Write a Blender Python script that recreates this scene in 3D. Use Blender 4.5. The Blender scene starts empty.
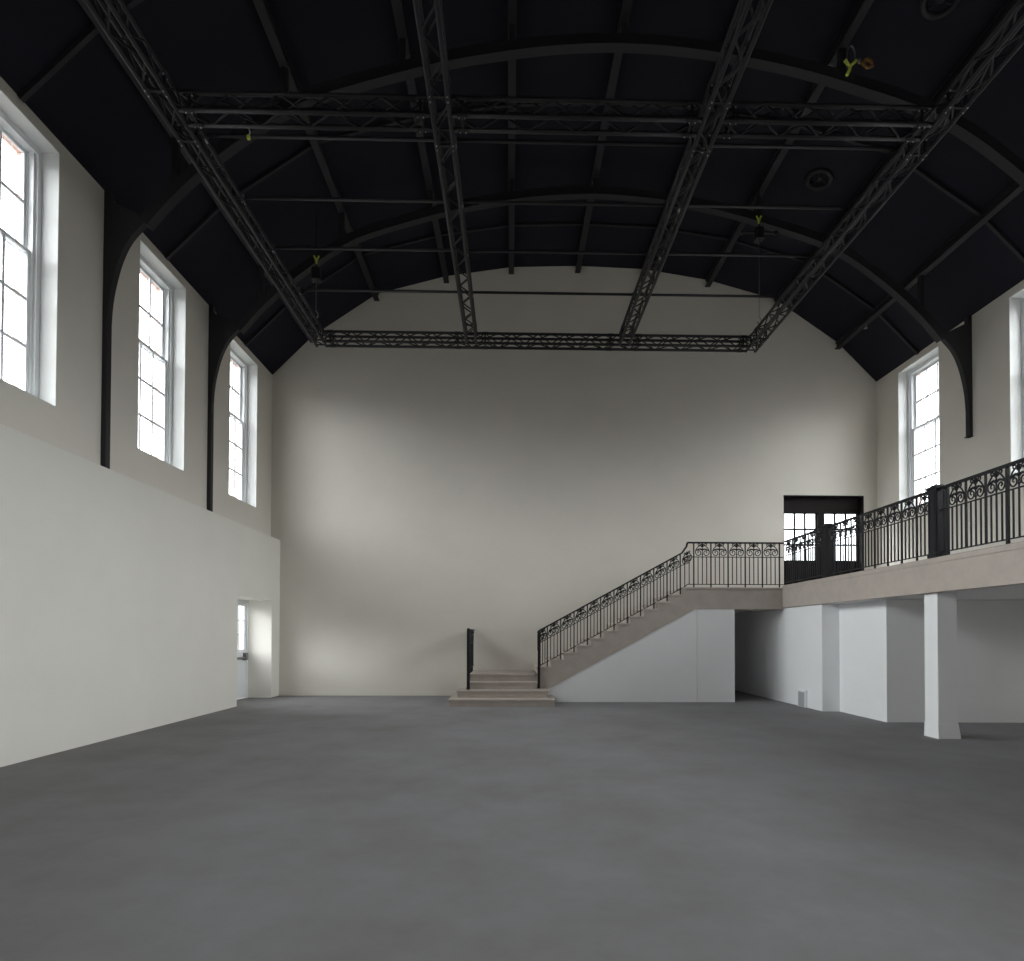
import bpy, math, random
from mathutils import Vector, Matrix, Euler
random.seed(7)
SC = bpy.context.scene
COL = SC.collection

# ------------------------------------------------------------------ helpers
class MB:
    """collects geometry, then links it as one mesh object"""
    def __init__(self): self.v = []; self.f = []
    def add(self, vs, fs):
        b = len(self.v); self.v += [tuple(p) for p in vs]
        self.f += [tuple(b + i for i in q) for q in fs]
    def box(self, x0, x1, y0, y1, z0, z1):
        self.add([(x0,y0,z0),(x1,y0,z0),(x1,y1,z0),(x0,y1,z0),(x0,y0,z1),(x1,y0,z1),(x1,y1,z1),(x0,y1,z1)],
                 [(3,2,1,0),(4,5,6,7),(0,1,5,4),(1,2,6,5),(2,3,7,6),(3,0,4,7)]); return self
    def bevbox(self, x0, x1, y0, y1, z0, z1, b=.006):
        """box with chamfered vertical and top edges"""
        def ring(i, z): return [(x0+i,y0+b,z),(x0+b,y0+i,z),(x1-b,y0+i,z),(x1-i,y0+b,z),(x1-i,y1-b,z),(x1-b,y1-i,z),(x0+b,y1-i,z),(x0+i,y1-b,z)]
        vs = ring(0, z0) + ring(0, z1-b) + ring(b*.9, z1)
        fs = [tuple(range(7,-1,-1)), tuple(range(16,24))]
        for k in (0, 8):
            for i in range(8): fs.append((k+i, k+(i+1)%8, k+8+(i+1)%8, k+8+i))
        self.add(vs, fs); return self
    def beam(self, p, q, w, h=None, up=(0,0,1)):
        """rectangular bar from p to q, w across and h along up"""
        h = h or w; p = Vector(p); q = Vector(q); d = (q-p).normalized(); u = Vector(up)
        if abs(d.dot(u)) > .99: u = Vector((0,1,0))
        s = d.cross(u).normalized(); u = s.cross(d).normalized()
        vs = []
        for c in (p, q):
            for a, b in ((-1,-1),(1,-1),(1,1),(-1,1)): vs.append(c + s*(a*w/2) + u*(b*h/2))
        self.add(vs, [(3,2,1,0),(4,5,6,7),(0,1,5,4),(1,2,6,5),(2,3,7,6),(3,0,4,7)]); return self
    def tube(self, pts, r, n=8, closed=False, rad=None):
        pts = [Vector(p) for p in pts]; N = len(pts); vs = []; fs = []
        nrm = None
        for i, p in enumerate(pts):
            a = pts[(i-1) % N] if (closed or i) else p
            b = pts[(i+1) % N] if (closed or i < N-1) else p
            t = (b-a).normalized()
            if nrm is None:
                ref = Vector((0,0,1)) if abs(t.z) < .9 else Vector((1,0,0))
                nrm = t.cross(ref).normalized()
            else:
                nrm = (nrm - t*nrm.dot(t)).normalized()
            bn = t.cross(nrm); rr = rad[i] if rad else r
            for k in range(n):
                an = 2*math.pi*(k+.5)/n; vs.append(p + nrm*(rr*math.cos(an)) + bn*(rr*math.sin(an)))
        m = N if closed else N-1
        for i in range(m):
            j = (i+1) % N
            for k in range(n): fs.append((i*n+k, i*n+(k+1)%n, j*n+(k+1)%n, j*n+k))
        if not closed: fs += [tuple(range(n-1,-1,-1)), tuple((N-1)*n+k for k in range(n))]
        self.add(vs, fs); return self
    def prism(self, poly, axis, a, b):
        """polygon extruded along an axis: 'y' takes (x,z), 'x' takes (y,z), 'z' takes (x,y)"""
        def P(s, t, c): return (s,c,t) if axis == 'y' else ((c,s,t) if axis == 'x' else (s,t,c))
        n = len(poly)
        vs = [P(s,t,a) for s,t in poly] + [P(s,t,b) for s,t in poly]
        self.add(vs, [tuple(range(n)), tuple(range(2*n-1,n-1,-1))] + [(i, n+i, n+(i+1)%n, (i+1)%n) for i in range(n)]); return self
    def strip(self, inner, outer, axis, a, b):
        """a solid between two lines with the same number of points"""
        for i in range(len(inner)-1):
            self.prism([inner[i], inner[i+1], outer[i+1], outer[i]], axis, a, b)
        return self
    def ball(self, c, r, sq=(1,1,1), n=8, m=5):
        vs = []; fs = []
        for i in range(m+1):
            th = math.pi*i/m
            for k in range(n):
                ph = 2*math.pi*k/n
                vs.append((c[0]+r*sq[0]*math.sin(th)*math.cos(ph), c[1]+r*sq[1]*math.sin(th)*math.sin(ph), c[2]+r*sq[2]*math.cos(th)))
        for i in range(m):
            for k in range(n): fs.append((i*n+k, (i+1)*n+k, (i+1)*n+(k+1)%n, i*n+(k+1)%n))
        self.add(vs, fs); return self
    def lathe(self, prof, c, n=24, rot=None):
        """profile of (radius, height) turned about z, optionally rotated, moved to c"""
        vs = []; fs = []; N = len(prof)
        for r, h in prof:
            for k in range(n):
                p = Vector((r*math.cos(2*math.pi*k/n), r*math.sin(2*math.pi*k/n), h))
                if rot: p = rot @ p
                vs.append(p + Vector(c))
        for i in range(N-1):
            for k in range(n): fs.append((i*n+k, i*n+(k+1)%n, (i+1)*n+(k+1)%n, (i+1)*n+k))
        self.add(vs, fs); return self
    def holed(self, axis, S, T, c0, c1, holes):
        """wall slab with rectangular holes: axis is the thickness axis, S=(s0,s1), T=(t0,t1), holes=(s0,s1,t0,t1)"""
        ss = sorted(set([S[0],S[1]] + [h[0] for h in holes] + [h[1] for h in holes]))
        ts = sorted(set([T[0],T[1]] + [h[2] for h in holes] + [h[3] for h in holes]))
        ss = [s for s in ss if S[0]-1e-6 <= s <= S[1]+1e-6]; ts = [t for t in ts if T[0]-1e-6 <= t <= T[1]+1e-6]
        def P(s,t,c): return (c,s,t) if axis == 'x' else (s,c,t)
        def solid(i,j):
            if not (0 <= i < len(ss)-1 and 0 <= j < len(ts)-1): return False
            s = (ss[i]+ss[i+1])/2; t = (ts[j]+ts[j+1])/2
            return not any(h[0]<s<h[1] and h[2]<t<h[3] for h in holes)
        idx = {}
        def V(i,j,c):
            k = (i,j,c)
            if k not in idx:
                idx[k] = len(self.v); self.v.append(P(ss[i],ts[j],c))
            return idx[k]
        for i in range(len(ss)-1):
            for j in range(len(ts)-1):
                if not solid(i,j): continue
                for c in (c0,c1): self.f.append((V(i,j,c),V(i+1,j,c),V(i+1,j+1,c),V(i,j+1,c)))
                for (di,dj,a,b) in ((-1,0,(i,j),(i,j+1)),(1,0,(i+1,j),(i+1,j+1)),(0,-1,(i,j),(i+1,j)),(0,1,(i,j+1),(i+1,j+1))):
                    if not solid(i+di,j+dj): self.f.append((V(*a,c0),V(*b,c0),V(*b,c1),V(*a,c1)))
        return self
    def build(self, name, mat, parent=None, smooth=False):
        o0 = Vector((0,0,0))
        if parent is not None:
            r = parent
            while r is not None: o0 = o0 + r.location; r = r.parent
        me = bpy.data.meshes.new(name)
        if parent is None and self.v:                       # origin at the base centre
            xs = [p[0] for p in self.v]; ys = [p[1] for p in self.v]; zs = [p[2] for p in self.v]
            o0 = Vector(((min(xs)+max(xs))/2, (min(ys)+max(ys))/2, min(zs)))
        me.from_pydata([(p[0]-o0.x, p[1]-o0.y, p[2]-o0.z) for p in self.v], [], self.f)
        me.materials.append(mat)
        import bmesh
        bm = bmesh.new(); bm.from_mesh(me); bmesh.ops.recalc_face_normals(bm, faces=bm.faces); bm.to_mesh(me); bm.free()
        if smooth:
            for p in me.polygons: p.use_smooth = True
        o = bpy.data.objects.new(name, me); COL.objects.link(o)
        if parent is not None: o.parent = parent
        else: o.location = o0
        return o

def tag(o, label=None, cat=None, group=None, kind=None):
    if label: o['label'] = label
    if cat: o['category'] = cat
    if group: o['group'] = group
    if kind: o['kind'] = kind
    return o
def empty(name, loc, label, cat, group=None, kind=None):
    o = bpy.data.objects.new(name, None); COL.objects.link(o); o.location = loc; o.empty_display_size = .2
    return tag(o, label, cat, group, kind)
def copy_tree(o, loc, label=None):
    c = o.copy(); COL.objects.link(c); c.location = loc
    if label: c['label'] = label
    for ch in list(o.children):
        d = ch.copy(); COL.objects.link(d); d.parent = c
        for g in list(ch.children):
            e = g.copy(); COL.objects.link(e); e.parent = d
    return c
def share(o, name, parent, dv):
    """another part with the same mesh, moved by dv"""
    c = o.copy(); c.name = name; COL.objects.link(c); c.parent = parent; c.location = o.location + Vector(dv); return c
def smooth_line(pts, k=6):
    """Catmull-Rom through the points"""
    P = [Vector(p) for p in pts]; P = [P[0]*2-P[1]] + P + [P[-1]*2-P[-2]]; out = []
    for i in range(1, len(P)-2):
        for j in range(k):
            t = j/k; a,b,c,d = P[i-1:i+3]
            out.append(.5*((2*b)+(c-a)*t+(2*a-5*b+4*c-d)*t*t+(3*b-a-3*c+d)*t**3))
    out.append(P[-2]); return out

# ------------------------------------------------------------------ materials
def lin(c): return tuple(((x/255)/12.92 if x/255 <= .04045 else ((x/255+.055)/1.055)**2.4) for x in c) + (1,)
def mat(name, rgb, rough=.7, metal=0., var=.0, tint=(1,1,1), scale=3., bump=0., bscale=40., spec=.5, rvar=0.):
    m = bpy.data.materials.new(name); m.use_nodes = True; nt = m.node_tree; b = nt.nodes['Principled BSDF']
    b.inputs['Base Color'].default_value = lin(rgb); b.inputs['Roughness'].default_value = rough; b.inputs['Metallic'].default_value = metal
    b.inputs['Specular IOR Level'].default_value = spec
    tc = nt.nodes.new('ShaderNodeNewGeometry')
    if var:
        n = nt.nodes.new('ShaderNodeTexNoise'); n.inputs['Scale'].default_value = scale; n.inputs['Detail'].default_value = 8; n.inputs['Roughness'].default_value = .66
        nt.links.new(tc.outputs['Position'], n.inputs['Vector'])
        r = nt.nodes.new('ShaderNodeValToRGB'); r.color_ramp.elements[0].position = .3; r.color_ramp.elements[1].position = .7
        c = lin(rgb); r.color_ramp.elements[0].color = tuple(x*(1-var) for x in c[:3])+(1,); r.color_ramp.elements[1].color = tuple(min(1,x*(1+var)*k) for x,k in zip(c[:3],tint))+(1,)
        nt.links.new(n.outputs['Fac'], r.inputs['Fac']); nt.links.new(r.outputs['Color'], b.inputs['Base Color'])
        if rvar:
            mr = nt.nodes.new('ShaderNodeMapRange'); mr.inputs['To Min'].default_value = rough-rvar; mr.inputs['To Max'].default_value = rough+rvar
            nt.links.new(n.outputs['Fac'], mr.inputs['Value']); nt.links.new(mr.outputs['Result'], b.inputs['Roughness'])
    if bump:
        n2 = nt.nodes.new('ShaderNodeTexNoise'); n2.inputs['Scale'].default_value = bscale; n2.inputs['Detail'].default_value = 4
        nt.links.new(tc.outputs['Position'], n2.inputs['Vector'])
        bp = nt.nodes.new('ShaderNodeBump'); bp.inputs['Strength'].default_value = bump; bp.inputs['Distance'].default_value = .01
        nt.links.new(n2.outputs['Fac'], bp.inputs['Height']); nt.links.new(bp.outputs['Normal'], b.inputs['Normal'])
    return m
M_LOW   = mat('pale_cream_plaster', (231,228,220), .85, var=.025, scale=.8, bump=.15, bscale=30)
M_WALL  = mat('cream_plaster', (223,218,208), .85, var=.03, scale=.8, bump=.15, bscale=30)
M_WHITE = mat('white_plaster', (238,239,240), .8, var=.02, scale=1.)
M_FLOOR = mat('grey_concrete', (131,129,128), .8, spec=.25, var=.17, tint=(.97,1.0,1.06), scale=.7, bump=.05, bscale=25, rvar=.05)
M_CEIL  = mat('black_ceiling_boards', (24,24,35), .85, spec=.3, var=.1, scale=1.5)
M_ROOF  = mat('black_painted_steel', (34,34,38), .6)
M_TRUSS = mat('black_powder_coat', (30,30,32), .45, spec=.4)
M_IRON  = mat('black_wrought_iron', (25,25,29), .55, spec=.35)
M_STEEL = mat('zinc_steel', (170,170,172), .35, metal=.9)
M_STONE = mat('beige_cast_stone', (181,171,162), .75, var=.08, scale=4., bump=.1, bscale=60)
M_FRAME = mat('white_gloss_paint', (232,234,236), .4)
M_DOOR  = mat('black_brown_timber', (24,20,18), .65, spec=.2, var=.1, scale=6)
M_YEL   = mat('yellow_green_webbing', (205,215,90), .7)
M_ORG   = mat('orange_webbing', (140,100,52), .7)
M_GREY  = mat('grey_metal_handle', (120,120,122), .4, metal=.6)
M_PLATE = mat('grey_painted_plate', (168,168,172), .5)
M_LINE  = mat('white_lining_paint', (214,216,214), .6)
def brick():
    m = bpy.data.materials.new('red_brick'); m.use_nodes = True; nt = m.node_tree; b = nt.nodes['Principled BSDF']; b.inputs['Roughness'].default_value = .9
    g = nt.nodes.new('ShaderNodeNewGeometry'); sp = nt.nodes.new('ShaderNodeSeparateXYZ'); cb = nt.nodes.new('ShaderNodeCombineXYZ'); ad = nt.nodes.new('ShaderNodeMath')
    nt.links.new(g.outputs['Position'], sp.inputs[0]); nt.links.new(sp.outputs[0], ad.inputs[0]); nt.links.new(sp.outputs[1], ad.inputs[1])
    nt.links.new(ad.outputs[0], cb.inputs[0]); nt.links.new(sp.outputs[2], cb.inputs[1])
    t = nt.nodes.new('ShaderNodeTexBrick'); t.inputs['Color1'].default_value = lin((205,172,160)); t.inputs['Color2'].default_value = lin((196,160,148)); t.inputs['Mortar'].default_value = lin((214,200,190))
    t.inputs['Scale'].default_value = 1.; t.inputs['Brick Width'].default_value = .22; t.inputs['Row Height'].default_value = .075; t.inputs['Mortar Size'].default_value = .01
    nt.links.new(cb.outputs[0], t.inputs['Vector']); nt.links.new(t.outputs['Color'], b.inputs['Base Color']); return m
M_BRICK = brick()
def glass():
    m = bpy.data.materials.new('clear_window_glass'); m.use_nodes = True; nt = m.node_tree
    for n in list(nt.nodes): nt.nodes.remove(n)
    o = nt.nodes.new('ShaderNodeOutputMaterial'); mx = nt.nodes.new('ShaderNodeMixShader'); tr = nt.nodes.new('ShaderNodeBsdfTransparent'); gl = nt.nodes.new('ShaderNodeBsdfGlossy')
    fr = nt.nodes.new('ShaderNodeLayerWeight'); fr.inputs['Blend'].default_value = .5
    pw = nt.nodes.new('ShaderNodeMath'); pw.operation = 'POWER'; pw.inputs[1].default_value = 5; nt.links.new(fr.outputs['Facing'], pw.inputs[0])
    ma = nt.nodes.new('ShaderNodeMath'); ma.operation = 'MULTIPLY_ADD'; ma.inputs[1].default_value = .7; ma.inputs[2].default_value = .03; nt.links.new(pw.outputs[0], ma.inputs[0]); gl.inputs['Roughness'].default_value = .02; tr.inputs['Color'].default_value = (.965,.977,.978,1)
    nt.links.new(ma.outputs[0], mx.inputs[0]); nt.links.new(tr.outputs[0], mx.inputs[1]); nt.links.new(gl.outputs[0], mx.inputs[2]); nt.links.new(mx.outputs[0], o.inputs[0]); return m
M_GLASS = glass()

# ------------------------------------------------------------------ main measures (metres; y runs away from the camera)
YB, YF = 15.9, -5.0              # back wall, wall behind the camera
XLOW, XL, XR = -6.14, -6.39, 10.005
XC = (XL+XR)/2                   # hall axis
HW = (XR-XL)/2
LEDGE, SPRING = 4.14, 8.58
WZ0, WZ1 = 4.80, 8.42            # tall windows
WC = [14.25, 10.95, 7.68, 4.42, 1.15, -2.1]
WR = [14.27, 10.87, 7.62, 4.36, 1.15, -2.1]
WW = .725
CEIL = [(0,11.66),(1.8,11.6),(3.55,11.33),(5.42,10.82),(7.12,9.66),(HW,SPRING)]
CEILF = [(-u,z) for u,z in reversed(CEIL[1:])] + CEIL
FL = 2.80                        # landing and balcony floor level

# ------------------------------------------------------------------ the shell
tag(MB().box(-7.4, 10.7, YF-.4, 19.2, -.2, 0).build('floor', M_FLOOR), 'grey concrete floor of the empty hall', 'floor', kind='structure')
def ceil_pts(du, dz): return [(XC+u, z) for u,z in CEILF]
cb = MB()
low = [(XC-HW-.7, SPRING)] + [(XC+u,z) for u,z in CEILF] + [(XC+HW+.7, SPRING)]
upp = [(XC-HW-.7, SPRING+.25)] + [(XC+u*1.01, z+.2) for u,z in CEILF] + [(XC+HW+.7, SPRING+.25)]
cb.strip(low, upp, 'y', YF-.4, YB+.4)
tag(cb.build('ceiling', M_CEIL), 'black barrel-shaped board ceiling', 'ceiling', kind='structure')

winsL = [(c-WW, c+WW, WZ0, WZ1) for c in WC]
DL = (13.46, 15.38, 0, 2.50)     # half-glazed door in the thick left wall
tag(MB().holed('x', (YF,YB), (LEDGE,SPRING), XL-.42, XL, winsL).build('wall_left', M_WALL), 'cream upper left wall with tall windows', 'wall', kind='structure')
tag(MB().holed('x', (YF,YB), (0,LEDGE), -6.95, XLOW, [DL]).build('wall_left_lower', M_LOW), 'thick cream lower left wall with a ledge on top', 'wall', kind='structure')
tag(MB().holed('x', (YF,YB), (0,SPRING), XR, XR+.42, [(c-WW, c+WW, WZ0, WZ1) for c in WR]).build('wall_right', M_WALL), 'cream right wall above the balcony', 'wall', kind='structure')
bricks = [(c-WW+.05, c+WW-.05, WZ0-.03, WZ1-.04) for c in WC]
tag(MB().holed('x', (YF,YB), (LEDGE,SPRING), XL-.57, XL-.45, bricks).build('wall_left_outer', M_BRICK), 'red brick outer leaf behind the left windows', 'wall', kind='structure')
tag(MB().holed('x', (YF,YB), (LEDGE,SPRING), XR+.45, XR+.57, [(c-WW+.05, c+WW-.05, WZ0-.03, WZ1-.04) for c in WR]).build('wall_right_outer', M_BRICK), 'red brick outer leaf behind the right windows', 'wall', kind='structure')

UD = (7.43, 9.64, FL, 5.45)      # upper double door
PS = (5.40, 6.73, 0, 2.302)       # dark passage under the landing
bw = MB().holed('y', (-7.2,10.9), (0,SPRING), YB, YB+.4, [UD, PS])
bw.prism([(XC-HW-.4,SPRING)] + [(XC+u, z+.08) for u,z in CEILF] + [(XC+HW+.4,SPRING)], 'y', YB, YB+.4)
tag(bw.build('wall_back', M_WALL), 'cream gable wall at the far end of the hall', 'wall', kind='structure')
fw = MB().box(-7.2, 10.9, YF-.4, YF, 0, SPRING)
fw.prism([(XC-HW-.4,SPRING)] + [(XC+u, z+.08) for u,z in CEILF] + [(XC+HW+.4,SPRING)], 'y', YF-.4, YF)
tag(fw.build('wall_front', M_WALL), 'cream wall behind the camera', 'wall', kind='structure')
tag(MB().box(-6.12, -1.45, YB-.015, YB-.001, 0, .10).build('baseboard_back', M_WALL), 'low cream baseboard on the gable wall', 'baseboard', kind='structure')

# passage beyond the back wall
ps = MB()
ps.box(PS[0]-.2, PS[0], YB+.4, 19.1, 0, 2.5); ps.box(PS[1], PS[1]+.2, YB+.4, 19.1, 0, 2.5)
ps.box(PS[0]-.2, PS[1]+.2, 19.1, 19.2, 0, 2.5); ps.box(PS[0], PS[1], YB+.4, 19.1, PS[3], 2.5)
tag(ps.build('wall_rear', M_WHITE), 'walls of the dark passage under the stair landing', 'wall', kind='structure')

# walls under the balcony: stepped block, white towards the left
XF = 6.66                         # balcony fascia plane
XB = 6.71
blk = MB().prism([(XB,12.60),(7.07,12.57),(7.07,10.98),(XR-.002,10.92),(XR-.002,YB-.002),(XB+.018,YB-.002),(XB+.018,YB+.41),(XB,YB+.41)], 'z', 0, 2.30)
tag(blk.build('wall_right_lower', M_WHITE), 'stepped white wall under the balcony', 'wall', kind='structure')
# under the stair
SL = .545
und = MB().prism([(.37,0),(5.49,0),(5.49,2.268),(4.505,2.268),(.37,.01)], 'y', 14.36, YB-.002)
tag(und.build('wall_center', M_WHITE), 'white triangular wall under the stair flight', 'wall', kind='structure')
tag(MB().box(4.555, 4.567, 14.352, 14.36, 0.002, 2.262).build('trim_1', M_WALL), 'thin joint strip in the white wall under the stair', 'trim', kind='structure')

# ------------------------------------------------------------------ windows
def make_window(side, yc, n, lab):
    sgn = -1 if side == 'L' else 1
    xi = (XL-.27) if side == 'L' else (XR+.27)     # inner face of frame
    root = empty('window_%d' % n, (xi, yc, WZ0), lab, 'window', 'tall sash windows', 'structure')
    def X(a, b): return sorted((xi+sgn*a, xi+sgn*b))
    y0, y1 = yc-WW, yc+WW
    fr = MB()
    def bx(m, a, b, ya, yb, za, zb): x0, x1 = X(a,b); m.box(x0, x1, ya, yb, za, zb)
    # stepped sash box
    for (ya, yb, yc_, yd) in ((y0, y0+.075, y0+.075, y0+.115), (y1-.075, y1, y1-.115, y1-.075)):
        bx(fr, -.03, .165, ya, yb, WZ0, WZ1); bx(fr, .0, .165, yc_, yd, WZ0, WZ1)
        bx(fr, .068, .078, yc_+(-.02 if ya > yc else .02), yd+(-.02 if ya > yc else .02), WZ0, WZ1)
    bx(fr, -.03, .165, y0+.075, y1-.075, WZ1-.09, WZ1)
    bx(fr, -.03, .165, y0+.075, y1-.075, WZ0, WZ0+.05)
    fr.build('frame', M_FRAME, root)
    rv = MB(); t = .008                                # white painted lining of the opening, room side of the frame
    bx(rv, -.268, -.031, y0, y0+t, WZ0, WZ1); bx(rv, -.268, -.031, y1-t, y1, WZ0, WZ1); bx(rv, -.268, -.031, y0+t, y1-t, WZ1-t, WZ1); bx(rv, -.268, -.031, y0+t, y1-t, WZ0, WZ0+t)
    rv.build('lining', M_LINE, root)
    gy0, gy1 = y0+.115, y1-.115
    z0, z1 = WZ0+.05, WZ1-.09
    zm = z0 + (z1-z0)*.59
    def sash(name, a, b, za, zb, rows, lo, hi):
        st = .055; m = MB()
        bx(m, a, b, gy0, gy0+st, za, zb); bx(m, a, b, gy1-st, gy1, za, zb)
        bx(m, a, b, gy0+st, gy1-st, za, za+lo); bx(m, a, b, gy0+st, gy1-st, zb-hi, zb)
        s = m.build(name, M_FRAME, root)
        mu = MB(); mw = .042; wy0, wy1 = gy0+st, gy1-st; wz0, wz1 = za+lo, zb-hi
        for k in (1,2):
            y = wy0+(wy1-wy0)*k/3; bx(mu, a+.008, b-.008, y-mw/2, y+mw/2, wz0, wz1)
        for k in range(1, rows):
            z = wz0+(wz1-wz0)*k/rows; bx(mu, a+.009, b-.009, wy0, wy1, z-mw/2, z+mw/2)
        mu.build('glazing_bars', M_FRAME, s)
        g = MB(); bx(g, (a+b)/2-.002, (a+b)/2+.002, wy0, wy1, wz0, wz1); g.build('glass', M_GLASS, s)
    sash('lower_sash', .02, .062, z0, zm+.03, 3, .08, .045)
    sash('upper_sash', .085, .127, zm-.03, z1, 2, .045, .05)
    # daylight portal in the opening
    ld = bpy.data.lights.new('window_portal', 'AREA'); ld.shape = 'RECTANGLE'; ld.size = 2*WW-.2; ld.size_y = WZ1-WZ0-.1; ld.cycles.is_portal = True
    lo = bpy.data.objects.new('window_portal', ld); COL.objects.link(lo)
    lo.location = (xi+sgn*.22, yc, (WZ0+WZ1)/2)
    lo.rotation_euler = Euler((math.radians(90), 0, math.radians(-90 if side == 'L' else 90)))
    return root
n = 1
for i, c in enumerate(WC):
    make_window('L', c, n, 'tall white sash window in the left wall, %s' % ['nearest the gable wall','between the two dark roof posts','nearest the camera, cut by the photo edge','first one beside the camera','second one beside the camera','behind the camera'][i]); n += 1
for i, c in enumerate(WR):
    make_window('R', c, n, 'tall white sash window in the right wall, %s' % ['beside the double door','cut by the right edge of the photo','first one beside the camera','second one beside the camera','third one beside the camera','behind the camera'][i]); n += 1

# ------------------------------------------------------------------ left half-glazed door
dr = empty('door_1', (-6.78, 14.42, 0), 'white half-glazed double door deep in the left wall', 'door', None, 'structure')
m = MB()
m.box(-6.84,-6.74,13.46,13.52,0,2.5); m.box(-6.84,-6.74,15.32,15.38,0,2.5); m.box(-6.84,-6.74,13.52,15.32,2.44,2.5)
m.build('frame', M_FRAME, dr)
for (a, b, hy) in ((13.525,14.415,14.30),(14.425,15.315,14.54)):
    lf = MB().holed('x', (a,b), (.012,2.435), -6.81, -6.765, [(a+.11,b-.11,1.25,2.34)]).build('door_leaf', M_FRAME, dr)
    bars = MB(); bars.box(-6.80,-6.775,(a+b)/2-.013,(a+b)/2+.013,1.25,2.34)
    for k in (1,2): z = 1.25+1.09*k/3; bars.box(-6.80,-6.775,a+.11,b-.11,z-.013,z+.013)
    bars.build('glazing_bars', M_FRAME, lf)
    MB().box(-6.79,-6.785,a+.11,b-.11,1.25,2.34).build('glass', M_GLASS, lf)
    h = MB(); h.bevbox(-6.765,-6.69,a+.06,b-.06,1.0,1.055,.01); h.bevbox(-6.765,-6.67,b-.17,b-.06,.97,1.16,.012)
    tag(h.build('push_bar', M_GREY, lf), 'grey push bar')

# ------------------------------------------------------------------ upper double door
ud = empty('door_2', (8.535, YB+.22, FL), 'dark double door with paned glass at the head of the stair', 'door', None, 'structure')
y0, y1 = YB+.17, YB+.27
m = MB()
m.box(7.43,7.50,y0,y1,FL,5.45); m.box(9.58,9.64,y0,y1,FL,5.45); m.box(7.50,9.58,y0-.02,y1,5.0,5.45)
m.box(9.612,9.64,YB+.004,y0,FL,5.45); m.box(7.43,9.612,YB+.004,y0-.02,5.42,5.45); m.box(7.50,9.58,y0-.035,y0-.02,5.0,5.04); m.box(8.44,8.62,y0-.03,y1,FL,5.0)
m.build('frame', M_DOOR, ud)
for a, b in ((7.505,8.435),(8.625,9.575)):
    w0, w1 = a+.03, b-.03
    lf = MB().holed('y', (a,b), (FL+.01,4.995), y0+.02, y0+.065, [(w0,w1,3.70,4.985)]).build('door_leaf', M_DOOR, ud)
    bars = MB()
    for k in (1,2): x = w0+(w1-w0)*k/3; bars.box(x-.023,x+.023,y0+.025,y0+.06,3.70,4.985)
    for k in (1,2): z = 3.70+1.285*k/3; bars.box(w0,w1,y0+.026,y0+.059,z-.023,z+.023)
    bars.build('glazing_bars', M_DOOR, lf)
    MB().box(w0,w1,y0+.04,y0+.045,3.70,4.985).build('glass', M_GLASS, lf)
    pn = MB(); pn.bevbox(a+.12,b-.12,y0+.008,y0+.02,FL+.12,3.58,.006); pn.build('lower_panel', M_DOOR, lf)
cl = MB().lathe([(0,-.03),(.05,-.03),(.075,-.015),(.08,0),(0,0)], (8.62, YB+.085, 5.418), 24).build('ceiling_light', M_DOOR)
tag(cl, 'small round dark lamp under the lintel above the double door', 'lamp')

# ------------------------------------------------------------------ roof: ribs, purlins, rafters
RIB = [(0,11.2),(1.0,11.15),(1.9,11.03),(2.8,10.86),(3.7,10.62),(4.9,10.24),(5.6,9.88),(6.2,9.46),(6.7,9.05),(7.2,8.57),(7.60,8.10)]
RIBF = [(-u,z) for u,z in reversed(RIB[1:])] + RIB
def offset(line, d):
    out = []
    for i in range(len(line)):
        a = Vector(line[max(0,i-1)]); b = Vector(line[min(len(line)-1,i+1)]); t = (b-a).normalized(); nn = Vector((-t.y, t.x))
        out.append((line[i][0]+nn.x*d, line[i][1]+nn.y*d))
    return out
def make_rib(y, lab):
    root = empty('roof_rib', (XC, y, SPRING), lab, 'roof rib', 'arched roof ribs')
    ln = [(p.x,p.y) for p in smooth_line([(u,z,0) for u,z in RIBF], 3)]
    ins = offset(ln, -.09); out = offset(ln, .09)
    a = MB(); a.strip([(XC+u,z) for u,z in ins], [(XC+u,z) for u,z in out], 'y', y, y+.10)
    fl1 = offset(ln, -.11); a.strip([(XC+u,z) for u,z in fl1], [(XC+u,z) for u,z in ins], 'y', y-.03, y+.13)
    a.build('arch', M_ROOF, root)
    for s, zb in ((-1, LEDGE+.002), (1, 5.94)):
        cur = [(8.12,zb),(8.12,6.5),(8.10,6.8),(8.05,7.12),(7.95,7.5),(7.80,7.82),(7.57,8.09)]
        poly = [(HW-.002,zb)] + cur[:2] + [(p.x,p.y) for p in smooth_line([(u,z,0) for u,z in cur[1:]],4)][1:] + [(7.62,8.19),(HW-.09,8.43),(HW-.09,8.575),(HW-.002,8.575)]
        b = MB(); b.prism([(XC+s*u,z) for u,z in poly], 'y', y-.005, y+.10)
        br = b.build('bracket', M_ROOF, root)
        c = MB(); c.box(*sorted((XC+s*(HW-.002),XC+s*(HW-.105))), y-.012, y+.107, zb, zb+.02); c.build('foot_plate', M_ROOF, br)
    for u in (-7.12,-5.42,-3.55,-1.8,0,1.8,3.55,5.42,7.12):      # cleats that carry the purlins
        zc = dict(CEIL)[abs(u)]
        zr = next(a[1]+(b[1]-a[1])*(u-a[0])/(b[0]-a[0]) for a,b in zip(ln[:-1],ln[1:]) if a[0] <= u <= b[0])
        c = MB().box(XC+u-.05, XC+u+.05, y+.01, y+.09, zr, zc-.19); c.build('cleat', M_ROOF, root)
    return root
make_rib(9.32, 'black arched roof rib that the yellow and orange slings hang from')
make_rib(12.55, 'black arched roof rib nearer the gable wall, behind the thin pipes')
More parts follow.
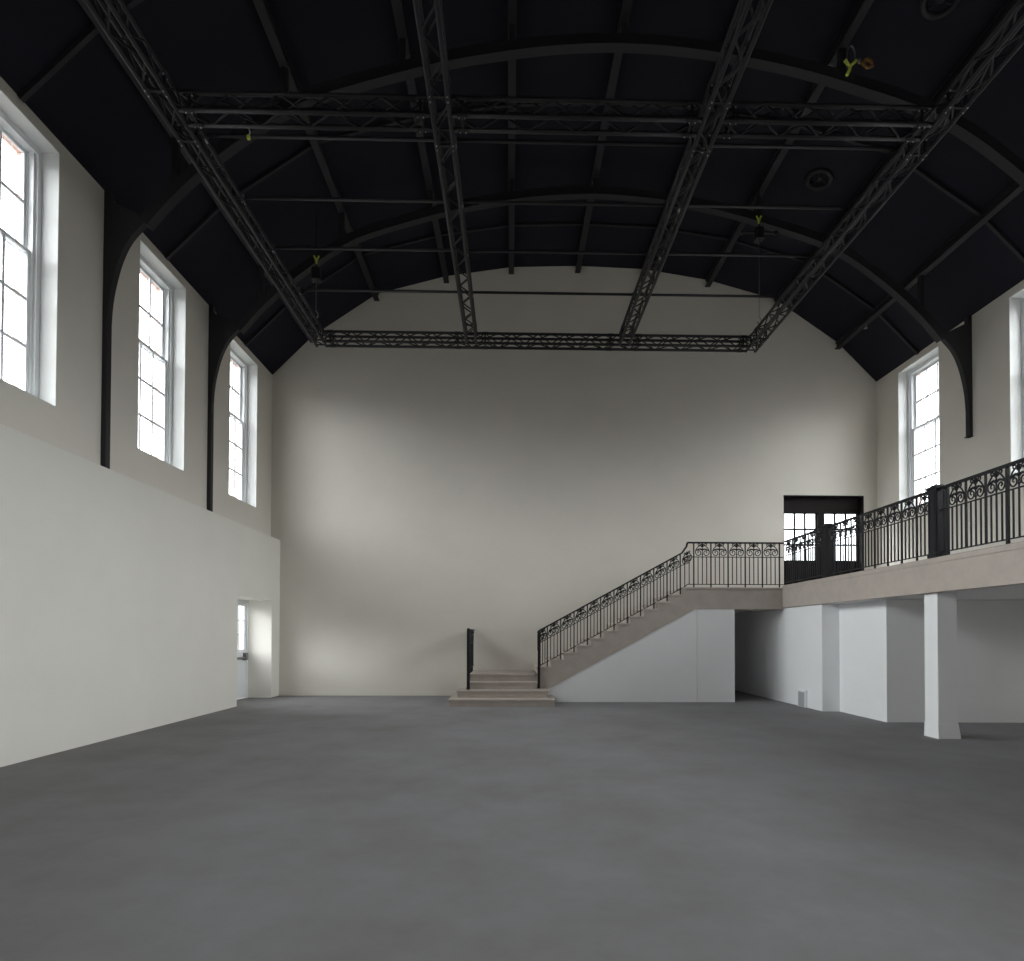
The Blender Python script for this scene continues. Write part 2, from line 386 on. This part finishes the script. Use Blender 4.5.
names = {0:'along the crown of the black ceiling',-1.8:'first one left of the ceiling crown',-3.55:'second one left of the ceiling crown',-5.42:'third one left of the ceiling crown',-7.12:'lowest one on the left ceiling slope',
         1.8:'first one right of the ceiling crown',3.55:'second one right of the ceiling crown',5.42:'third one right of the ceiling crown',7.12:'lowest one on the right ceiling slope'}
for u in names:
    zc = dict(CEIL)[abs(u)]
    m = MB(); x = XC+u
    m.box(x-.07,x+.07,YF+.002,YB-.002,zc-.20,zc-.185); m.box(x-.012,x+.012,YF+.002,YB-.002,zc-.185,zc-.01); m.box(x-.05,x+.05,YF+.002,YB-.002,zc-.05,zc-.005)
    tag(m.build('roof_purlin', M_ROOF), 'black steel roof purlin, ' + names[u], 'beam', 'roof purlins')
for y, lab in ((14.2,'nearest the gable wall'),(10.94,'between the two arched ribs'),(7.7,'in front of the nearer arched rib')):
    ln = [(XC+u,z-.005) for u,z in CEILF]; lo = [(XC+u*.995,z-.06) for u,z in CEILF]
    tag(MB().strip(lo, ln, 'y', y-.03, y+.03).build('roof_rafter', M_ROOF), 'thin black rafter bent along the ceiling boards, ' + lab, 'beam', 'roof rafters')

# round ceiling vents
for i, (y, lab) in enumerate(((11.95,'round black vent ring in the right ceiling slope near the farther rib'),(8.5,'round black vent ring in the right ceiling slope at the top photo edge'))):
    u = 4.55; a = math.atan2(10.82-11.33, 5.42-3.55); zc = 11.33+(u-3.55)*math.tan(a)
    rot = Matrix.Rotation(-a, 3, 'Y')
    rt = empty('ceiling_vent', (XC+u, y, zc), lab, 'vent', 'round ceiling vents')
    MB().lathe([(.18,0),(.18,-.05),(.21,-.075),(.245,-.07),(.27,-.03),(.27,-.001)], (XC+u,y,zc), 28, rot).build('ring', M_TRUSS, rt, True)
    MB().lathe([(0,-.02),(.05,-.02),(.06,-.012),(.06,0)], (XC+u,y,zc), 20, rot).build('core', M_TRUSS, rt, True)
    for k in range(3):
        sp = MB()
        d = rot @ Vector((math.cos(k*2.09),math.sin(k*2.09),0)); o = Vector((XC+u,y,zc)) + rot @ Vector((0,0,-.03)); sp.beam(o+d*.09, o+d*.19, .02, .015)
        sp.build('spoke', M_TRUSS, rt)

# ------------------------------------------------------------------ lighting trusses
TZ0, TZ1, TW = 7.965, 8.175, .13     # chord centre heights, half width
def truss(p0, p1, lab, name='lighting_truss', joints=()):
    """box truss along x or y between two (x,y) points"""
    a = Vector((*p0,0)); b = Vector((*p1,0)); L = (b-a).length; d = (b-a)/L; s = Vector((-d.y,d.x,0))
    mid = (a+b)/2
    root = empty(name, (mid.x,mid.y,TZ0-.025), lab, 'truss', 'black box trusses of the lighting grid')
    TC = TW-.025
    for q in (-1,1):
        for z in (TZ0,TZ1):
            o = s*(q*TC)+Vector((0,0,z)); MB().tube([a+o,b+o], .029, 8).build('chord', M_TRUSS, root, True)
    n = max(2, round(L/.30)); n += n % 2
    for q in (-1,1):                    # side lacing
        m = MB()
        for k in range(n):
            z = (TZ0,TZ1) if k % 2 else (TZ1,TZ0); o = s*(q*TC)
            m.tube([a+d*(L*k/n)+o+Vector((0,0,z[0])), a+d*(L*(k+1)/n)+o+Vector((0,0,z[1]))], .013, 5)
        m.build('side_lacing', M_TRUSS, root)
    for z in (TZ0,TZ1):                 # top and bottom lacing
        m = MB()
        for k in range(n):
            q = (1 if k % 2 else -1)*(1 if z == TZ0 else -1)
            m.tube([a+d*(L*k/n)+s*(q*TC)+Vector((0,0,z)), a+d*(L*(k+1)/n)-s*(q*TC)+Vector((0,0,z))], .013, 5)
        m.build('flat_lacing', M_TRUSS, root)
    for t in joints:                    # bolted joints
        m = MB(); c = a+d*t
        for q in (-1,1):
            for z in (TZ0,TZ1): m.tube([c-d*.06+s*(q*TC)+Vector((0,0,z)), c+d*.06+s*(q*TC)+Vector((0,0,z))], .034, 8)
            m.beam(c+s*(q*TC)+Vector((0,0,TZ0)), c+s*(q*TC)+Vector((0,0,TZ1)), .03, .02)
        for z in (TZ0,TZ1): m.beam(c-s*TC+Vector((0,0,z)), c+s*TC+Vector((0,0,z)), .03, .02)
        j = m.build('joint', M_TRUSS, root)
        p0 = None
        for q in (-1,1):
            for z in (TZ0,TZ1):
                for e in (-.035,.035):
                    at = c+d*e+s*(q*TC)+Vector((0,0,z-.036))
                    if p0 is None: p0 = MB().ball(at, .010, n=6, m=4).build('pin', M_STEEL, j); a0 = at
                    else: share(p0, 'pin', j, at-a0)
    return root
TX = [-4.16,-.86,2.48,5.35]; YM, YT, YE = 7.26, 12.89, 3.0
tl = ['leftmost of the four running towards the gable wall','second from left of the four running towards the gable wall','third from left of the four running towards the gable wall','rightmost of the four running towards the gable wall']
for i, x in enumerate(TX):
    xe = x
    truss((xe,YE), (x,YT-TW-.005 if i in (1,2) else YT+TW), 'long black box truss, ' + tl[i], joints=(YM-YE-.35, YM-YE+.35, YT-YE-.45) + ((YT-YE+TW-.07, YT-YE-TW-.02) if i in (0,3) else ()))
for i in range(3):
    a, b = TX[i]+TW+.003, TX[i+1]-TW-.003
    truss((a,YM), (b,YM), 'black cross truss at the top of the photo, ' + ['left bay','middle bay','right bay'][i], joints=(.12, b-a-.12))
a, b = TX[0]+TW+.003, TX[3]-TW-.003
truss((a,YT), (b,YT), 'black cross truss in front of the gable wall, closing the far end of the grid', joints=(.12, TX[1]-a-.3, TX[1]-a+.3, TX[2]-a-.3, TX[2]-a+.3, b-a-.12))
for y, (x0,x1), lab in ((11.33,(-4.1,5.2),'thin black pipe across the trusses, in front of the gable top'),(10.1,(-4.15,5.35),'thin black pipe across the trusses, second from the gable wall'),
                    (8.95,(-4.15,5.35),'thin black pipe across the trusses, third from the gable wall'),(7.83,(-4.1,5.35),'thin black pipe across the trusses, just behind the near cross truss')):
    rt = empty('lighting_pipe', ((x0+x1)/2, y, TZ1+.05), lab, 'pipe', 'pipes across the lighting grid')
    MB().tube([(x0,y,TZ1+.05),(x1,y,TZ1+.05)], .024, 8).build('tube', M_TRUSS, rt, True)
    for x in TX:
        for q in (-1,1):
            xx = x+q*(TW-.025)
            if x0 < xx < x1:
                c = MB(); c.box(xx-.02,xx+.02,y-.035,y+.035,TZ1-.03,TZ1+.08); c.build('clamp', M_STEEL if q == 1 else M_TRUSS, rt)

# ------------------------------------------------------------------ hoists and slings
def hoist(x, y, ztop, zbody, zend, lab, bar):
    rt = empty('chain_hoist', (x,y,zend), lab, 'hoist', 'chain hoists above the trusses')
    MB().tube([(x,y,ztop),(x,y,zbody+.33)], .012, 6).build('suspension_rod', M_TRUSS, rt)
    s = MB(); s.tube([(x-.05,y,zbody+.36),(x-.02,y,zbody+.30),(x,y,zbody+.18),(x+.02,y,zbody+.30),(x+.05,y,zbody+.36)], .020, 6); tag(s.build('sling', M_YEL, rt), 'yellow-green sling')
    b = MB(); b.bevbox(x-.09,x+.09,y-.09,y+.09,zbody-.16,zbody+.10,.03)
    b.tube([(x,y,zbody+.10),(x,y,zbody+.18)], .02, 6); b.build('motor_body', M_TRUSS, rt)
    if bar:
        k = MB(); k.tube([(x-.36,y,zbody),(x+.36,y,zbody)], .03, 8); k.ball((x-.36,y,zbody),.05); k.ball((x+.36,y,zbody),.05); k.build('spreader_bar', M_TRUSS, rt)
    MB().tube([(x,y,zbody-.16),(x,y,zend+.16)], .008, 6).build('chain', M_STEEL, rt)
    h = MB(); h.tube(smooth_line([(x,y,zend+.16),(x+.04,y,zend+.1),(x+.03,y,zend+.03),(x-.02,y,zend+.02),(x-.04,y,zend+.06)],4), .014, 6); h.build('hook', M_STEEL, rt)
hoist(5.245, 12.3, 11.1, 10.15, 8.19, 'chain hoist with yellow sling above the far right corner of the truss grid', True)
hoist(-4.055, 12.3, 10.40, 9.15, 8.19, 'chain hoist with yellow sling above the far left corner of the truss grid', False)
sg = empty('sling', (5.43,9.24,10.6), 'yellow-green sling hung on the nearer roof rib, upper right', 'sling')
m = MB(); m.tube([(5.34,9.24,10.84),(5.42,9.24,10.74),(5.52,9.24,10.84)], .028, 6); m.tube([(5.43,9.24,10.76),(5.41,9.24,10.68),(5.37,9.24,10.60)], .026, 6); m.build('webbing', M_YEL, sg)
m = MB().tube(smooth_line([(5.38,9.24,10.82),(5.38,9.24,10.98),(5.44,9.24,11.08),(5.50,9.24,10.98),(5.50,9.24,10.82)],4), .012, 6); m.build('shackle', M_STEEL, sg)
so = empty('sling', (5.68,9.24,10.7), 'orange sling with steel clip beside the yellow one on the roof rib', 'sling')
m = MB().tube(smooth_line([(5.62,9.24,10.78),(5.68,9.24,10.86),(5.76,9.24,10.83),(5.78,9.24,10.76),(5.70,9.24,10.73),(5.64,9.24,10.78)],4), .026, 6); m.build('webbing', M_ORG, so)
m = MB().ball((5.57,9.23,10.82), .03, (1,1,1.5)); m.build('clip', M_STEEL, so)
for x, y, lab in ((-3.33,7.47,'tiny yellow clamp hanging on the left bay of the near cross truss'),):
    rt = empty('hook_clamp', (x,y,7.86), lab, 'clamp')
    m = MB(); m.box(x-.018,x+.018,y-.018,y+.018,7.885,7.93); m.build('body', M_YEL, rt)
    m = MB(); m.tube(smooth_line([(x,y,7.92),(x+.03,y-.03,7.96),(x,y-.08,8.0),(x,y-.12,7.995)],4), .010, 6); m.build('hook', M_STEEL, rt)

sk = empty('sprinkler_head', (XC+7.12, 14.6, 9.36), 'tiny bright sprinkler head under the lowest purlin, high above the double door', 'sprinkler')
MB().tube([(XC+7.12,14.6,9.459),(XC+7.12,14.6,9.40)], .014, 8).build('stem', M_STEEL, sk)
MB().lathe([(0,9.36),(.045,9.362),(.045,9.37),(.02,9.385),(.02,9.40),(0,9.40)], (XC+7.12,14.6,0), 14).build('deflector', M_STEEL, sk)

# ------------------------------------------------------------------ stair
YS = 14.32; NR = 12; RISE = (FL-.68)/NR; TRD = .325; X0 = .66
st = empty('staircase', (1.5, 14.6, 0), 'beige stone staircase rising along the gable wall to the balcony', 'stairs')
def slab(x0,x1,y0,y1,z0,z1): return MB().bevbox(x0,x1,y0,y1,z0,z1,.008)
def step(x0,x1,yf,z0,z1,yb):
    m = slab(x0,x1,yf,yb,z1-.045,z1); m.box(x0+.02,x1-.02,yf+.025,yb,z0,z1-.045); return m.build('step', M_STONE, st)
step(-1.39,1.035,13.37,0,.17,YS+.02)
step(-1.23,.90,13.70,.17,.34,YS+.02)
step(-1.0,.66,14.02,.34,.51,YS+.02)
step(-1.0,.66,YS+.02,.51,.68,YB-.002)
MB().box(-1.0,.655,YS+.03,YB-.002,0,.51).build('platform', M_STONE, st)
# body of the flight with stepped top and sloping soffit
prof = [(.62,.20),(.62,.68)]
for k in range(NR):
    x = X0+TRD*k; prof += [(x, .68+RISE*k-.0), (x, .68+RISE*(k+1)-.045)]
    prof += [(x+TRD if k < NR-1 else XF-.01, .68+RISE*(k+1)-.045)]
prof += [(XF-.01,2.27),(4.505,2.27),(.96,.335),(.72,.20)]
q = []
for p in prof:
    if not q or (abs(p[0]-q[-1][0])+abs(p[1]-q[-1][1])) > 1e-4: q.append(p)
bd = MB().prism(q, 'y', YS+.02, YB-.004); bd.build('stringer', M_STONE, st)
for k in range(NR-1):
    x = X0+TRD*k; z = .68+RISE*(k+1)
    slab(x-.03, x+TRD, YS-.005, YB-.004, z-.045, z).build('tread', M_STONE, st)
slab(X0+TRD*(NR-1)-.03, XF-.005, YS-.005, YB-.004, FL-.045, FL).build('landing', M_STONE, st)

# balcony
bc = empty('balcony', (8.3, 9, 2.30), 'beige stone balcony on a white column, below the windows opposite the ledge', 'balcony')
MB().box(XF+.12, XR-.004, 2.5, YB-.004, 2.305, FL).build('slab', M_WHITE, bc)
f = MB().box(XF, XF+.12, 2.5, YB-.004, 2.305, FL-.03); f.bevbox(XF-.012, XF+.12, 2.5, YS-.012, FL-.04, FL+.05, .012); f.build('fascia', M_STONE, bc)
cm = empty('column', (6.90, 9.36, 0), 'square white column under the balcony edge', 'column')
MB().bevbox(6.745,7.065,9.21,9.51,0,2.303,.008).build('shaft', M_WHITE, cm)
b = MB(); b.add([(6.738,9.19,0),(7.095,9.19,0),(7.095,9.52,0),(6.738,9.52,0),(6.741,9.206,.24),(7.069,9.206,.24),(7.069,9.514,.24),(6.741,9.514,.24)],[(3,2,1,0),(4,5,6,7),(0,1,5,4),(1,2,6,5),(2,3,7,6),(3,0,4,7)])
b.build('base', M_WHITE, cm)
bx_ = empty('wall_box', (6.66,13.53,0), 'small white box with grey plate low on the wall beneath the balcony', 'box')
MB().bevbox(6.655,6.709,13.24,13.60,0,.39,.008).build('housing', M_WHITE, bx_)
m = MB().box(6.645,6.655,13.27,13.54,.01,.345); tag(m.build('front_plate', M_PLATE, bx_), 'grey front plate')

# ------------------------------------------------------------------ wrought-iron railings
def motif(P, w, h, n=5):
    """one scroll panel; P(s,t) maps panel coordinates to the world, s from -w/2 to w/2, t from 0 to h"""
    m = MB(); r = .0115
    m.tube([P(0,0),P(0,h)], .011, 4)
    for q in (-1,1):
        c = [(.0,.93),(.12,.84),(.30,.66),(.42,.44),(.40,.22),(.26,.10),(.12,.18),(.11,.36),(.22,.44),(.29,.34),(.23,.27)]
        m.tube([P(q*s*w, t*h) for s,t in [(p.x,p.y) for p in smooth_line([(a,b,0) for a,b in c],3)]], r, n)
        m.tube([P(q*s*w, t*h) for s,t in [(p.x,p.y) for p in smooth_line([(a,b,0) for a,b in ((.03,.70),(.12,.78),(.24,.80),(.27,.90),(.19,.94),(.15,.87))],3)]], r*.95, n)
        m.tube([P(q*.02*w,.52*h),P(q*.16*w,.56*h),P(q*.30*w,.50*h),P(q*.40*w,.44*h)], r, n, rad=[.020,.018,.018,.010])
    c = P(0,.52*h); m.ball(c, .030, n=6, m=4); c = P(0,.80*h); m.ball(c, .034, n=6, m=4)
    c = P(0,.18*h); m.ball(c, .022, n=6, m=4)
    return m
def run(root, a, b, units, zt, zm, zb, zfloor, slope=0., foot=1, ends=True, sub=4, first=None):
    """straight railing run from a to b (x,y); z values at a; slope = dz per metre"""
    A = Vector((*a,0)); B = Vector((*b,0)); L = (B-A).length; d = (B-A)/L
    def P(s,t,z): return A + d*s + Vector((0,0,z+slope*s+t))
    U = L/units
    for k in range(units+1):
        s = U*k
        if 0 < k < units or ends:
            z0 = zfloor(s) if (k % foot == 0) else zb+slope*s
            m = MB(); bt = .026 if foot == 1 else (.036 if k % foot == 0 else .026)
            m.beam(A+d*s+Vector((0,0,z0)), P(s,0,zt), bt); m.build('post_bar', M_IRON, root)
        if k < units:
            for j in range(1, sub):
                ss = s+U*j/sub; m = MB(); m.beam(P(ss,0,zb), P(ss,0,zm), .018); m.build('baluster', M_IRON, root)
            c = s+U/2
            motif(lambda p,t: P(c+p,t,zm), U*.94, zt-zm).build('scroll_panel', M_IRON, root, False)
def handrail(m, pts, w=.055, h=.035):
    for p, q in zip(pts[:-1], pts[1:]): m.beam(p, q, w, h)
# flight and landing (one railing with a bend)
sr = empty('stair_railing', (X0+.02, YS+.05, .34), 'black wrought-iron railing climbing the stair flight and landing', 'railing')
yr = YS+.05
s0 = X0+.02
fb = [(k, X0+TRD*(k+.76)) for k in range(11)]
def ztop(x): return 1.715+.547*(x-s0)
def tread_z(x): return .68+RISE*(max(0,math.floor((x-X0)/TRD))+1) if x > X0 else .34
xs = [s0] + [x for _,x in fb]
HT, HMID, HBOT = 0, -.30, -.86
pts = [(s0,yr,.34)]
yn = 14.28; mp = MB(); mp.beam((.70,yn,.342),(.70,yn,1.68), .06); mp.beam((.70,yn,1.25),(.70,yn,1.66), .078); mp.tube([(.70,yn,.342),(.70,yn,.40)], .032, 8); mp.ball((.70,yn,1.69),.045); mp.build('newel', M_IRON, sr)
for i in range(len(xs)-1):
    xa, xb = xs[i], xs[i+1]; U = xb-xa
    if i: MB().beam((xa,yr,tread_z(xa)),(xa,yr,ztop(xa)), .026).build('post_bar', M_IRON, sr)
    nb = 4
    for j in range(1,nb):
        x = xa+U*j/nb; MB().beam((x,yr,ztop(x)+HBOT),(x,yr,ztop(x)+HMID), .018).build('baluster', M_IRON, sr)
    c = (xa+xb)/2
    motif(lambda p,t: Vector((c+p,yr,ztop(c+p)+HMID+t)), U*.94, -HMID).build('scroll_panel', M_IRON, sr)
xl = xs[-1]; MB().beam((xl,yr,tread_z(xl)),(xl,yr,ztop(xl)), .026).build('post_bar', M_IRON, sr)
XLR = 4.39; ZT, ZM, ZB = 3.895, 3.545, 2.875
units = 5; xe = XF+.045; U = (xe-.1-XLR-.10)/units; xs2 = [XLR+.10+U*k for k in range(units+1)]
for k, x in enumerate(xs2):
    MB().beam((x,yr,FL),(x,yr,ZT), .026).build('post_bar', M_IRON, sr)
    if k < units:
        for j in range(1,4):
            xx = x+U*j/4; MB().beam((xx,yr,ZB),(xx,yr,ZM), .018).build('baluster', M_IRON, sr)
        c = x+U/2; motif(lambda p,t: Vector((c+p,yr,ZM+t)), U*.94, ZT-ZM).build('scroll_panel', M_IRON, sr)
# transition bars between the last flight post and the landing
for x in (xl+.11, xl+.22, xl+.33):
    zt_ = ztop(x)+HMID if x < 4.25 else ZM-.06; zb_ = max(ztop(x)+HBOT, ZB if x > 4.3 else 0)
    MB().beam((x,yr,zb_),(x,yr,zt_), .018).build('baluster', M_IRON, sr)
c = (xl+xs2[0])/2; motif(lambda p,t: Vector((c+p,yr,ZM-.16+.45*p+t)), (xs2[0]-xl)*.8, .30).build('scroll_panel', M_IRON, sr)
m = MB(); handrail(m, [(.70,yn-.03,1.66),(.70,yn,1.715),(s0+.09,yr,ztop(s0+.09)),(4.20,yr,ztop(4.20)),(4.27,yr,3.74),(4.31,yr,3.80),(4.335,yr,ZT),(xe,yr,ZT)], .055, .036); m.build('handrail', M_IRON, sr)
m = MB(); handrail(m, [(s0,yr,ztop(s0)+HMID),(xl+.02,yr,ztop(xl+.02)+HMID),(4.36,yr,ztop(4.28)+HMID+.02),(4.45,yr,ZM),(xe,yr,ZM)], .022, .018); m.build('middle_rail', M_IRON, sr)
m = MB(); handrail(m, [(s0,yr,ztop(s0)+HBOT),(4.28,yr,ztop(4.28)+HBOT),(4.33,yr,ZB),(xe,yr,ZB)], .022, .018); m.build('bottom_rail', M_IRON, sr)

# short railing on the left of the stair foot, seen end on
lr = empty('stair_railing', (-.975, 14.2, .34), 'short black railing seen end on at the left of the stair foot', 'railing')
mp = MB(); mp.beam((-.975,13.92,.342),(-.975,13.92,1.745), .07); mp.tube([(-.975,13.92,.342),(-.975,13.92,.40)], .045, 8); mp.ball((-.975,13.92,1.745),.04); mp.build('newel', M_IRON, lr)
run(lr, (-.975,13.92), (-.975,15.86), 5, 1.745, 1.43, .82, lambda s: .68 if s > .42 else .51, ends=False)
for nm, z, w, h in (('handrail',1.75,.055,.036),('middle_rail',1.43,.022,.018),('bottom_rail',.82,.022,.018)):
    MB().beam((-.975,13.92,z),(-.975,15.895,z), w, h).build(nm, M_IRON, lr)

# balcony railings between square piers
XRL = 6.735
def balcony_run(ya, yb, units, lab, foot, rail_from=None):
    rt = empty('balcony_railing', (XRL,(ya+yb)/2,FL+.05), lab, 'railing', 'balcony railings')
    run(rt, (XRL,ya), (XRL,yb), units, 3.925, 3.585, 2.925, lambda s: FL+.05, foot=foot, ends=rail_from is not None)
    ya = rail_from or ya
    for nm, z, w, h in (('handrail',3.93,.06,.036),('middle_rail',3.585,.024,.018),('bottom_rail',2.925,.024,.018)):
        MB().beam((XRL,ya,z),(XRL,yb,z), w, h).build(nm, M_IRON, rt)
PA, PB = 9.18, 12.38
balcony_run(YS+.02, PB+.088, 5, 'black balcony railing between the stair landing and the farther pier', 1)
balcony_run(PB-.088, PA+.092, 8, 'black balcony railing between the two square piers', 1)
balcony_run(8.953, 8.953-.365*9, 9, 'black balcony railing from the nearer pier to the right photo edge', 3, PA-.092)
for y, s, lab in ((PA,.18,'square black railing pier above the white column'),(PB,.17,'square black railing pier in front of the double door')):
    rt = empty('railing_pier', (XRL,y,FL+.05), lab, 'post', 'square railing piers')
    MB().bevbox(XRL-s/2,XRL+s/2,y-s/2,y+s/2,FL+.05,3.93,.008).build('shaft', M_IRON, rt)
    m = MB()
    for q in (-1,1):
        m.box(XRL-s/2-.006,XRL-s/2,y+q*s*.32-.012,y+q*s*.32+.012,FL+.14,3.90); m.box(XRL+q*s*.32-.012,XRL+q*s*.32+.012,y-s/2-.006,y-s/2,FL+.14,3.90)
    m.build('edge_strips', M_IRON, rt)
    m = MB().bevbox(XRL-s/2-.02,XRL+s/2+.02,y-s/2-.02,y+s/2+.02,3.93,3.975,.012); m.bevbox(XRL-s/2+.02,XRL+s/2-.02,y-s/2+.02,y+s/2-.02,3.975,4.0,.012); m.build('cap', M_IRON, rt)
    MB().bevbox(XRL-s/2-.012,XRL+s/2+.012,y-s/2-.012,y+s/2+.012,FL+.05,FL+.12,.01).build('plinth', M_IRON, rt)

# ------------------------------------------------------------------ daylight
SKY = 50.0
w = bpy.data.worlds.new('overcast_sky'); SC.world = w; w.use_nodes = True; nt = w.node_tree
bg = nt.nodes['Background']; tc = nt.nodes.new('ShaderNodeTexCoord'); sp = nt.nodes.new('ShaderNodeSeparateXYZ'); rp = nt.nodes.new('ShaderNodeValToRGB')
nt.links.new(tc.outputs['Generated'], sp.inputs[0])
mr = nt.nodes.new('ShaderNodeMapRange'); mr.inputs['From Min'].default_value = -1; mr.inputs['From Max'].default_value = 1
nt.links.new(sp.outputs[2], mr.inputs['Value']); nt.links.new(mr.outputs['Result'], rp.inputs['Fac'])
cr = rp.color_ramp                       # dull ground, hazy horizon with roofs, bright overcast above
cr.elements[0].position = 0; cr.elements[0].color = (.05,.05,.048,1)
cr.elements[1].position = 1; cr.elements[1].color = (.97,.985,1,1)
for p, c in ((.495,(.06,.06,.06,1)),(.53,(.14,.145,.15,1)),(.58,(.55,.56,.57,1)),(.66,(.86,.875,.89,1))):
    e = cr.elements.new(p); e.color = c
# sky brightened to both sides, dimmed towards the ends to keep window reveals darker
xx = nt.nodes.new('ShaderNodeMath'); xx.operation = 'MULTIPLY'; nt.links.new(sp.outputs[0], xx.inputs[0]); nt.links.new(sp.outputs[0], xx.inputs[1])
x4 = nt.nodes.new('ShaderNodeMath'); x4.operation = 'POWER'; x4.inputs[1].default_value = 2; nt.links.new(xx.outputs[0], x4.inputs[0])
m1 = nt.nodes.new('ShaderNodeMath'); m1.operation = 'MULTIPLY_ADD'; m1.inputs[1].default_value = .83; m1.inputs[2].default_value = .17; nt.links.new(x4.outputs[0], m1.inputs[0])
m2 = nt.nodes.new('ShaderNodeMath'); m2.operation = 'MULTIPLY'; m2.inputs[1].default_value = SKY; nt.links.new(m1.outputs[0], m2.inputs[0]); nt.links.new(m2.outputs[0], bg.inputs['Strength'])
nt.links.new(rp.outputs['Color'], bg.inputs['Color'])
for (x,y,z,sx,sy,rot) in ((8.535,YB+.3,4.34,2.0,1.2,(math.radians(-90),0,0)), (-6.88,14.42,1.8,1.7,1.1,(math.radians(90),0,math.radians(-90)))):
    ld = bpy.data.lights.new('door_portal','AREA'); ld.shape = 'RECTANGLE'; ld.size = sx; ld.size_y = sy; ld.cycles.is_portal = True
    lo = bpy.data.objects.new('door_portal', ld); COL.objects.link(lo); lo.location = (x,y,z); lo.rotation_euler = rot

# ------------------------------------------------------------------ camera
F = 592.0; YAW, PITCH, ROLL = math.radians(-1.15), math.radians(.9), math.radians(.15)
cam = bpy.data.cameras.new('camera'); co = bpy.data.objects.new('camera', cam); COL.objects.link(co); SC.camera = co
cam.sensor_fit = 'HORIZONTAL'; cam.sensor_width = 36; cam.lens = F/1024*36
cx = 510-F*math.tan(YAW); cy = 636-F*math.tan(PITCH)
cam.shift_x = (512-cx)/1024; cam.shift_y = (cy-480.5)/1024
cam.clip_start = .05; cam.clip_end = 200
R = Matrix.Rotation(YAW,4,'Z') @ Matrix.Rotation(math.pi/2+PITCH,4,'X') @ Matrix.Rotation(ROLL,4,'Z')
co.matrix_world = Matrix.Translation((0,0,1.6)) @ R

vs = SC.view_settings; vs.view_transform = 'Standard'; vs.look = 'None'; vs.gamma = 1; vs.use_curve_mapping = False; vs.exposure = 0.0
SC.cycles.max_bounces = 12; SC.cycles.diffuse_bounces = 8; SC.cycles.transparent_max_bounces = 16
